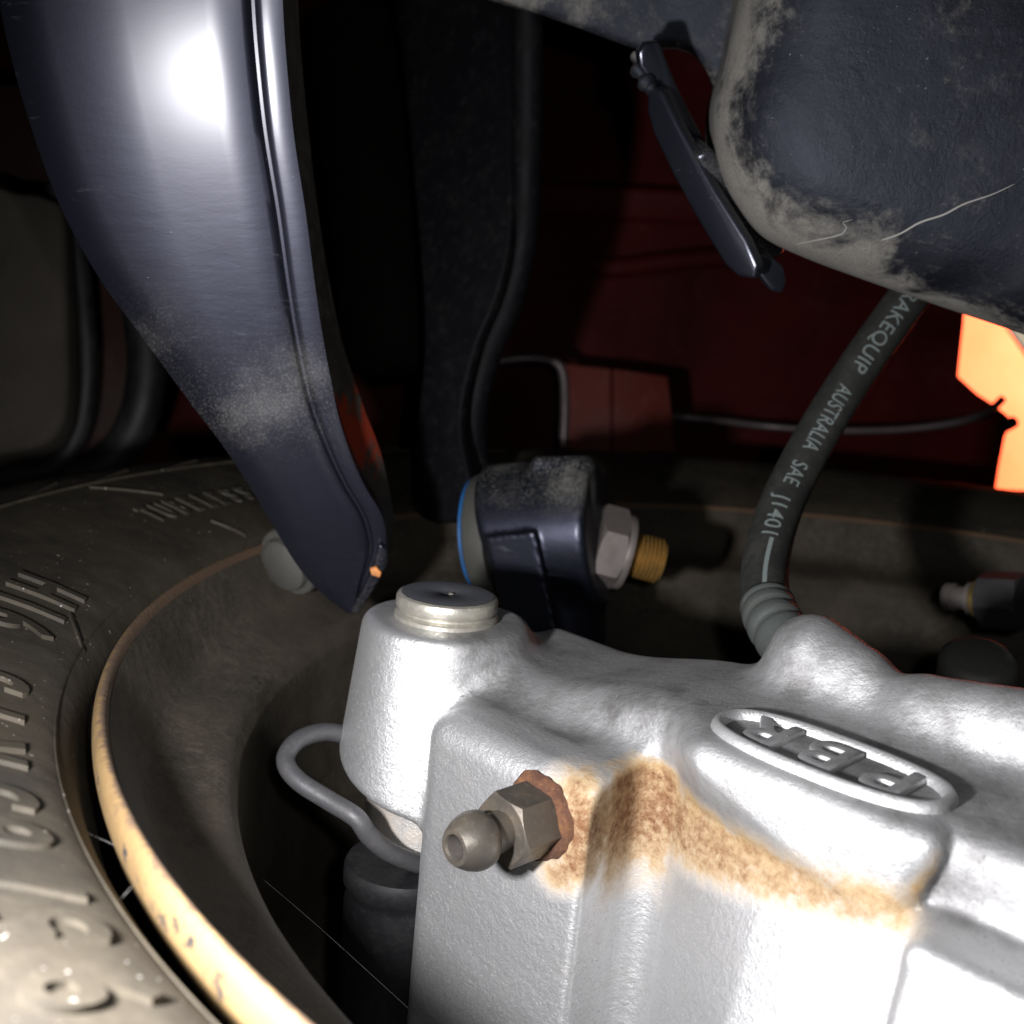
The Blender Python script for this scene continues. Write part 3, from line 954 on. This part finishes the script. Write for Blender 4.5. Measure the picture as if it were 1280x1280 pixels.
def poly_dist(x, y):
    best = np.full(x.shape, 1e18); inside = np.zeros(x.shape, bool)
    for k in range(len(poly)):
        a, b = poly[k - 1], poly[k]
        ab = b - a
        t = np.clip(((x - a[0]) * ab[0] + (y - a[1]) * ab[1]) / (ab @ ab), 0, 1)
        best = np.minimum(best, (x - a[0] - t * ab[0]) ** 2 + (y - a[1] - t * ab[1]) ** 2)
        c = ((a[1] > y) != (b[1] > y)) & (x < (b[0] - a[0]) * (y - a[1]) / (b[1] - a[1] + 1e-12) + a[0])
        inside ^= c
    d = np.sqrt(best)
    return np.where(inside, -d, d)


def sd_member(p):
    x, y, z = p
    if x.ndim == 3: d2 = np.repeat(poly_dist(x[:, :, 0], y[:, :, 0])[:, :, None], x.shape[2], 2)
    else: d2 = poly_dist(x, y)
    rr_ = 19.0
    w0 = d2 + rr_; w1 = np.abs(z + 22 - 5.0 * (1 - np.exp(np.minimum(d2, 0) / 28.0))) - 40 + rr_
    return np.minimum(np.maximum(w0, w1), 0) + np.sqrt(np.maximum(w0, 0) ** 2 + np.maximum(w1, 0) ** 2) - rr_


pos, fcs = surface_net(sd_member, (poly[:, 0].min() - 4, poly[:, 1].min() - 4, -66), (min(poly[:, 0].max() + 4, 95), min(poly[:, 1].max() + 4, 95), 28), 1.3)
me = net_mesh(pos, fcs)
d2 = poly_dist(pos[:, 0], pos[:, 1])
attr(me, 'dust', np.clip(1.05 + d2 / np.where(pos[:, 0] < 22, 17.0, 10.0), 0, 1))
XB = Matrix(((xe1.x, xe2.x, xn.x, xp.x), (xe1.y, xe2.y, xn.y, xp.y), (xe1.z, xe2.z, xn.z, xp.z), (0, 0, 0, 1)))
me.transform(XI @ XB)
body = link('member_body', me, AXLE, ax_root, 180)

rail = slab('rail', [(470, -120), (585, -14), (640, 6), (720, 34), (798, 62), (822, 58), (850, 60), (872, 74), (892, 112), (900, 200), (1000, 200), (1060, -140)], .285, 0.05, AXLE, ax_root, 0.0035, Vector((-.15, -.9, -.35)), 4, (800, 60))
co = np.array([(ax_root.matrix_world @ v.co)[:] for v in rail.data.vertices])
attr(rail.data, 'dust', np.full(len(co), 0.52))

# bracket hanging from the rail
brk = empty('bracket', 'folded glossy black bracket welded to the corner of the chassis member', 'bracket', Matrix.Translation(P(880, 200, .27)))


def bslab(name, outline, d, thick, nn, bev, sm=3, dst=0.25):
    o = slab(name, outline, d, thick, GLOSS, brk, bev, nn, sm)
    attr(o.data, 'dust', [dst] * len(o.data.vertices)); return o


bslab('outer_web', [(808, 118), (816, 106), (828, 112), (850, 158), (895, 238), (934, 300), (948, 332), (944, 350), (922, 346), (906, 332), (880, 290), (842, 222), (816, 168), (808, 140)], .262, 0.0035, Vector((-.60, -.74, -.30)), 0.0010, 0, 0.1)
bslab('inner_flange', [(798, 64), (806, 52), (824, 50), (832, 70), (846, 106), (868, 150), (888, 186), (884, 200), (876, 196), (854, 160), (832, 116), (812, 100), (800, 84)], .266, 0.0030, Vector((.25, -.88, -.4)), 0.0009, 0, 0.1)
bslab('gusset', [(868, 196), (888, 184), (906, 205), (922, 240), (950, 285), (985, 308), (978, 322), (948, 328), (925, 292), (895, 245)], .268, 0.010, Vector((.2, -.80, -.57)), 0.0016, 0, 0.5)
bslab('tail_tab', [(940, 318), (960, 316), (980, 334), (984, 354), (978, 367), (964, 364), (950, 345)], .268, 0.0035, Vector((.1, -.95, -.3)), 0.0008, 0, 0.15)
wl = [P(800, 70, .266), P(798, 84, .265), P(806, 100, .264), P(816, 112, .262)]
me = tube([brk.matrix_world.inverted() @ p for p in smooth_path(wl, 6)], lambda t: 0.0017 + 0.0006 * math.sin(t * 19), 12); attr(me, 'dust', [0.6] * len(me.vertices))
link('weld_bead', me, AXLE, brk, 180)

# scratch lines in the member's paint: shallow raised curls of paint
def surf_on_body(u, v):
    dg = bpy.context.evaluated_depsgraph_get()
    Mi = body.matrix_world.inverted()
    o_ = Mi @ Vector((0, 0, 0)); d_ = (Mi.to_3x3() @ ray(u, v)).normalized()
    ok, pt, nn, fi = body.ray_cast(o_, d_)
    return (pt + nn * 0.00008) if ok else None


bpy.context.view_layer.update()
SCR = Mat('scratched_primer', (0.24, 0.23, 0.21), 0.8).m
for pl, w in (([(1102, 300), (1125, 292), (1150, 278), (1180, 268), (1205, 255), (1240, 243), (1268, 230)], 0.00024), ([(995, 305), (1020, 300), (1050, 293), (1058, 284), (1054, 278), (1066, 274)], 0.00013)):
    pts = [surf_on_body(u, v) for u, v in pl]
    pts = [p for p in pts if p is not None]
    if len(pts) > 2: link('paint_scratch', tube(smooth_path(pts, 6), lambda t: w * (0.25 + 0.75 * math.sin(math.pi * min(1, 0.12 + t * 0.88))), 6), SCR, body, 180)

# ------------------------------------------------------------------ brake hose
hp = [P(1185, 300, .305), P(1135, 372, .300), P(1083, 445, .293), P(1035, 520, .286), P(995, 592, .279), P(970, 650, .270), P(957, 705, .260), P(958, 750, .250), P(972, 786, .240), P(1000, 822, .232)]
hpath = smooth_path(hp, 12)
hose = empty('brake_hose', 'black rubber brake hose printed with pale lettering, curving into the caliper', 'brake hose', Matrix.Translation(hp[-1]))
HI = hose.matrix_world.inverted()
hl = [HI @ p for p in hpath]
HR = 0.0053
main = link('hose_tube', tube(hl, HR, 32), HOSE, hose, 180)
hfr = frames(hpath)
arc = [0.0]
for a, b in zip(hpath[:-1], hpath[1:]): arc.append(arc[-1] + (b - a).length)


def hose_at(s):
    i = int(np.clip(np.searchsorted(arc, s) - 1, 0, len(arc) - 2))
    t = (s - arc[i]) / (arc[i + 1] - arc[i])
    p = hpath[i].lerp(hpath[i + 1], t); tg = hfr[i][0].lerp(hfr[i + 1][0], t).normalized()
    front = (-p).normalized(); front = (front - tg * front.dot(tg)).normalized()
    side = tg.cross(front)      # letter tops point this way
    if side.x < 0: side = -side
    return p, tg, front, side


def s_of(u, v):
    best = min(range(len(hpath)), key=lambda i: (640 + hpath[i].x / hpath[i].y * FPX - u) ** 2 + (640 - hpath[i].z / hpath[i].y * FPX - v) ** 2)
    return arc[best]


def hose_text(word, s0, s1, tilt):
    tm = text_mesh(word, 1.0, 0.0, 0.004, 2, 1.05)
    xs = [v.co.x for v in tm.vertices]; x0, x1 = min(xs), max(xs)

    def f(x, y, z):
        s = s0 + (x - x0) / (x1 - x0) * (s1 - s0)
        p, tg, fr_, sd = hose_at(s)
        a = (y - 0.35) / 0.7 * 0.0038 / HR + tilt
        return HI @ (p + (fr_ * math.cos(a) + sd * math.sin(a)) * (HR + 0.00006))
    warp(tm, f)
    link('hose_print', tm, PRINT, main, 0)


hose_text('BRAKEQUIP', s_of(1140, 365), s_of(1064, 475), 0.05)
hose_text('AUSTRALIA', s_of(1052, 492), s_of(1004, 572), 0.05)
hose_text('SAE', s_of(996, 590), s_of(980, 622), 0.0)
hose_text('J1401', s_of(974, 636), s_of(960, 686), -0.05)
sa, sb = s_of(959, 694), s_of(960, 752)
V, Fc = [], []
for i in range(13):
    p, tg, fr_, sd = hose_at(sa + (sb - sa) * i / 12)
    for a in (-0.02, 0.16): V.append(HI @ (p + (fr_ * math.cos(a) + sd * math.sin(a)) * (HR + 0.00006)))
for i in range(12): Fc.append((2 * i, 2 * i + 1, 2 * i + 3, 2 * i + 2))
link('hose_stripe', mesh(V, Fc), PRINT, main, 0)
cs = s_of(958, 752); ce = arc[-1]
V = []
cpath = [HI @ hose_at(cs + (ce - cs) * i / 30)[0] for i in range(31)]


def crimp_r(t):
    d = min(abs(t - q) for q in (0.12, 0.34, 0.56))
    return 0.0061 - 0.0008 * math.exp(-(d / 0.035) ** 2) - (0.0006 if t < 0.04 else 0)


link('crimp_collar', tube(cpath, crimp_r, 28), CRIMP, hose, 180)

# ------------------------------------------------------------------ car body behind
slab_n = Vector((0, -1, 0))
shell = empty('underbody', 'dark red painted car body panel with ribs in the shadow behind the hose', 'car body', Matrix.Translation(P(900, 300, .66)))
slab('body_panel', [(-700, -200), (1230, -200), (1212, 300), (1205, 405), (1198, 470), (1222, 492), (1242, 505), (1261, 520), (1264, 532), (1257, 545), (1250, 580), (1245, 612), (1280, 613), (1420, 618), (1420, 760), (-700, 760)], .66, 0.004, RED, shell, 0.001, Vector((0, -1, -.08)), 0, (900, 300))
SI = shell.matrix_world.inverted()


def body_tube(name, pts, r, material, parent, inv, seg=12):
    return link(name, tube([inv @ P(*p) for p in pts] if len(pts) < 3 else [inv @ p for p in smooth_path([P(*q) for q in pts], 8)], r, seg), material, parent, 180)


body_tube('rib', [(690, 135, .65), (705, 122, .65), (730, 120, .65), (752, 132, .65)], 0.004, RED, shell, SI)
body_tube('rib', [(735, 330, .645), (770, 335, .645), (830, 328, .645), (905, 322, .645), (960, 330, .645)], 0.006, RED, shell, SI)
slab('floor_step', [(640, 225), (900, 240), (1195, 262), (1195, 300), (900, 285), (640, 270)], .645, 0.02, RED, shell, 0.004, Vector((0, -.9, -.4)), 0)

fb = empty('frame_bracket', 'dusty red box section bracket with a grey top edge below the rear arm', 'bracket', Matrix.Translation(P(770, 510, .56)))
slab('box_side', [(700, 452), (712, 455), (764, 460), (764, 566), (704, 566)], .56, 0.03, REDFRAME, fb, 0.0015, Vector((-.2, -1, 0)), 0)
slab('box_side', [(768, 460), (836, 470), (846, 566), (768, 566)], .562, 0.03, REDFRAME, fb, 0.0015, Vector((.3, -1, 0)), 0)
body_tube('top_edge', [(620, 452, .56), (655, 448, .56), (685, 450, .56), (702, 462, .56), (706, 500, .56), (704, 560, .56)], 0.0024, PIPE, fb, fb.matrix_world.inverted())

pipe = empty('brake_pipe', 'thin steel brake pipe sagging across the dark body behind the hose', 'brake pipe', Matrix.Translation(P(1240, 515, .6)))
body_tube('pipe_run', [(838, 520, .62), (900, 526, .62), (960, 533, .62), (1040, 538, .61), (1120, 537, .605), (1190, 529, .60), (1232, 516, .60), (1254, 498, .60)], 0.0021, PIPE, pipe, pipe.matrix_world.inverted())
link('pipe_clip', xform(lathe([(0.0, 0.004), (0.002, 0.004), (0.0032, 0.003), (0.0032, -0.004), (0.0, -0.004)], 20, P(1262, 530, .60), Vector((0.3, -1, 0.3))), pipe.matrix_world.inverted()), BLACKTRIM, pipe, 40)

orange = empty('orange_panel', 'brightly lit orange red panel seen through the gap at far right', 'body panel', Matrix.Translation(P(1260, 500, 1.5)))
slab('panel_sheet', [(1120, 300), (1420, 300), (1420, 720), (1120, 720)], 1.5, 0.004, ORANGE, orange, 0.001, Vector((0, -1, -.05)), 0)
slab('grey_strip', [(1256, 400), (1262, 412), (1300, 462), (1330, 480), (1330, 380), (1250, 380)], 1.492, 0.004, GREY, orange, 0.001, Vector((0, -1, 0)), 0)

un = empty('pipe_union', 'small dark pipe union with a brass glint above the caliper ridge', 'pipe union', Matrix.Translation(P(1230, 748, .33)))
UI = un.matrix_world.inverted()
ua = (P(1290, 752, .32) - P(1180, 745, .34)).normalized()
u0 = UI @ P(1182, 746, .34)
link('union_body', lathe([(0.0, 0.0), (0.0036, 0.0), (0.0042, 0.0006), (0.0042, 0.003), (0.0034, 0.0036), (0.0034, 0.007), (0.0048, 0.0076), (0.0048, 0.0095)], 32, u0, ua, cap=False), NUT, un, 40)
link('brass_ring', lathe([(0.003, 0.0092), (0.0050, 0.0092), (0.0056, 0.0098), (0.0056, 0.0112), (0.0050, 0.0118), (0.003, 0.0118)], 32, u0, ua), BRASS, un, 40)
link('union_nut', hexagon(0.0085, 0.012, 0.024, 0.001, 0.2, u0, ua, Vector((0, 0, 1))), BLACKTRIM, un, 25)

# ------------------------------------------------------------------ left background
gp = empty('grey_cover', 'dim grey brown cover panel with rounded corner above the tyre at left', 'panel', Matrix.Translation(P(40, 560, .46)))
slab('cover_plate', [(-80, 240), (20, 238), (62, 246), (78, 270), (82, 380), (84, 480), (76, 530), (50, 556), (0, 566), (-80, 570)], .46, 0.02, GREY, gp, 0.004, Vector((.1, -1, .15)), 4)
tr_ = empty('rubber_moulding', 'dark curved rubber moulding running round the grey cover panel', 'moulding', Matrix.Translation(P(110, 560, .50)))
TI = tr_.matrix_world.inverted()
body_tube('moulding_strip', [(70, 230, .49), (94, 300, .49), (106, 400, .49), (108, 480, .49), (96, 545, .49), (60, 585, .49), (-40, 600, .49)], 0.0045, BLACKTRIM, tr_, TI)
body_tube('moulding_strip', [(150, 230, .52), (176, 380, .52), (184, 460, .52), (170, 530, .52), (130, 580, .52), (40, 620, .52)], 0.009, BLACKTRIM, tr_, TI)
slab('backing_sheet', [(-100, 150), (160, 150), (180, 460), (120, 600), (-100, 640)], .54, 0.004, DARKBROWN, tr_, 0.001, Vector((.1, -1, .1)), 3)

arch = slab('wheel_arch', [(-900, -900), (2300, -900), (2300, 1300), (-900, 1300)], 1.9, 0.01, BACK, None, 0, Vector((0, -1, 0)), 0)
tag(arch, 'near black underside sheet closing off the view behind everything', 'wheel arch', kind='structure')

# ------------------------------------------------------------------ cobwebs
WI = None
strands = [[(85, 1030, .150), (140, 1055, .153), (192, 1078, .156)], [(148, 1127, .134), (168, 1105, .138), (192, 1080, .156)], [(330, 1100, .20), (400, 1160, .20), (510, 1260, .20)]]
for i, s in enumerate(strands):
    o = link('cobweb_strand', tube(smooth_path([P(*q) for q in s], 6), 0.000035, 5), WEB, None, 180)
    tag(o, ['long cobweb thread reaching the cream rim lip from the tyre lettering', 'short slanting cobweb thread meeting the cream lip from below', 'faint cobweb thread hanging inside the rim near the black boot'][i], 'cobweb', 'cobweb threads')
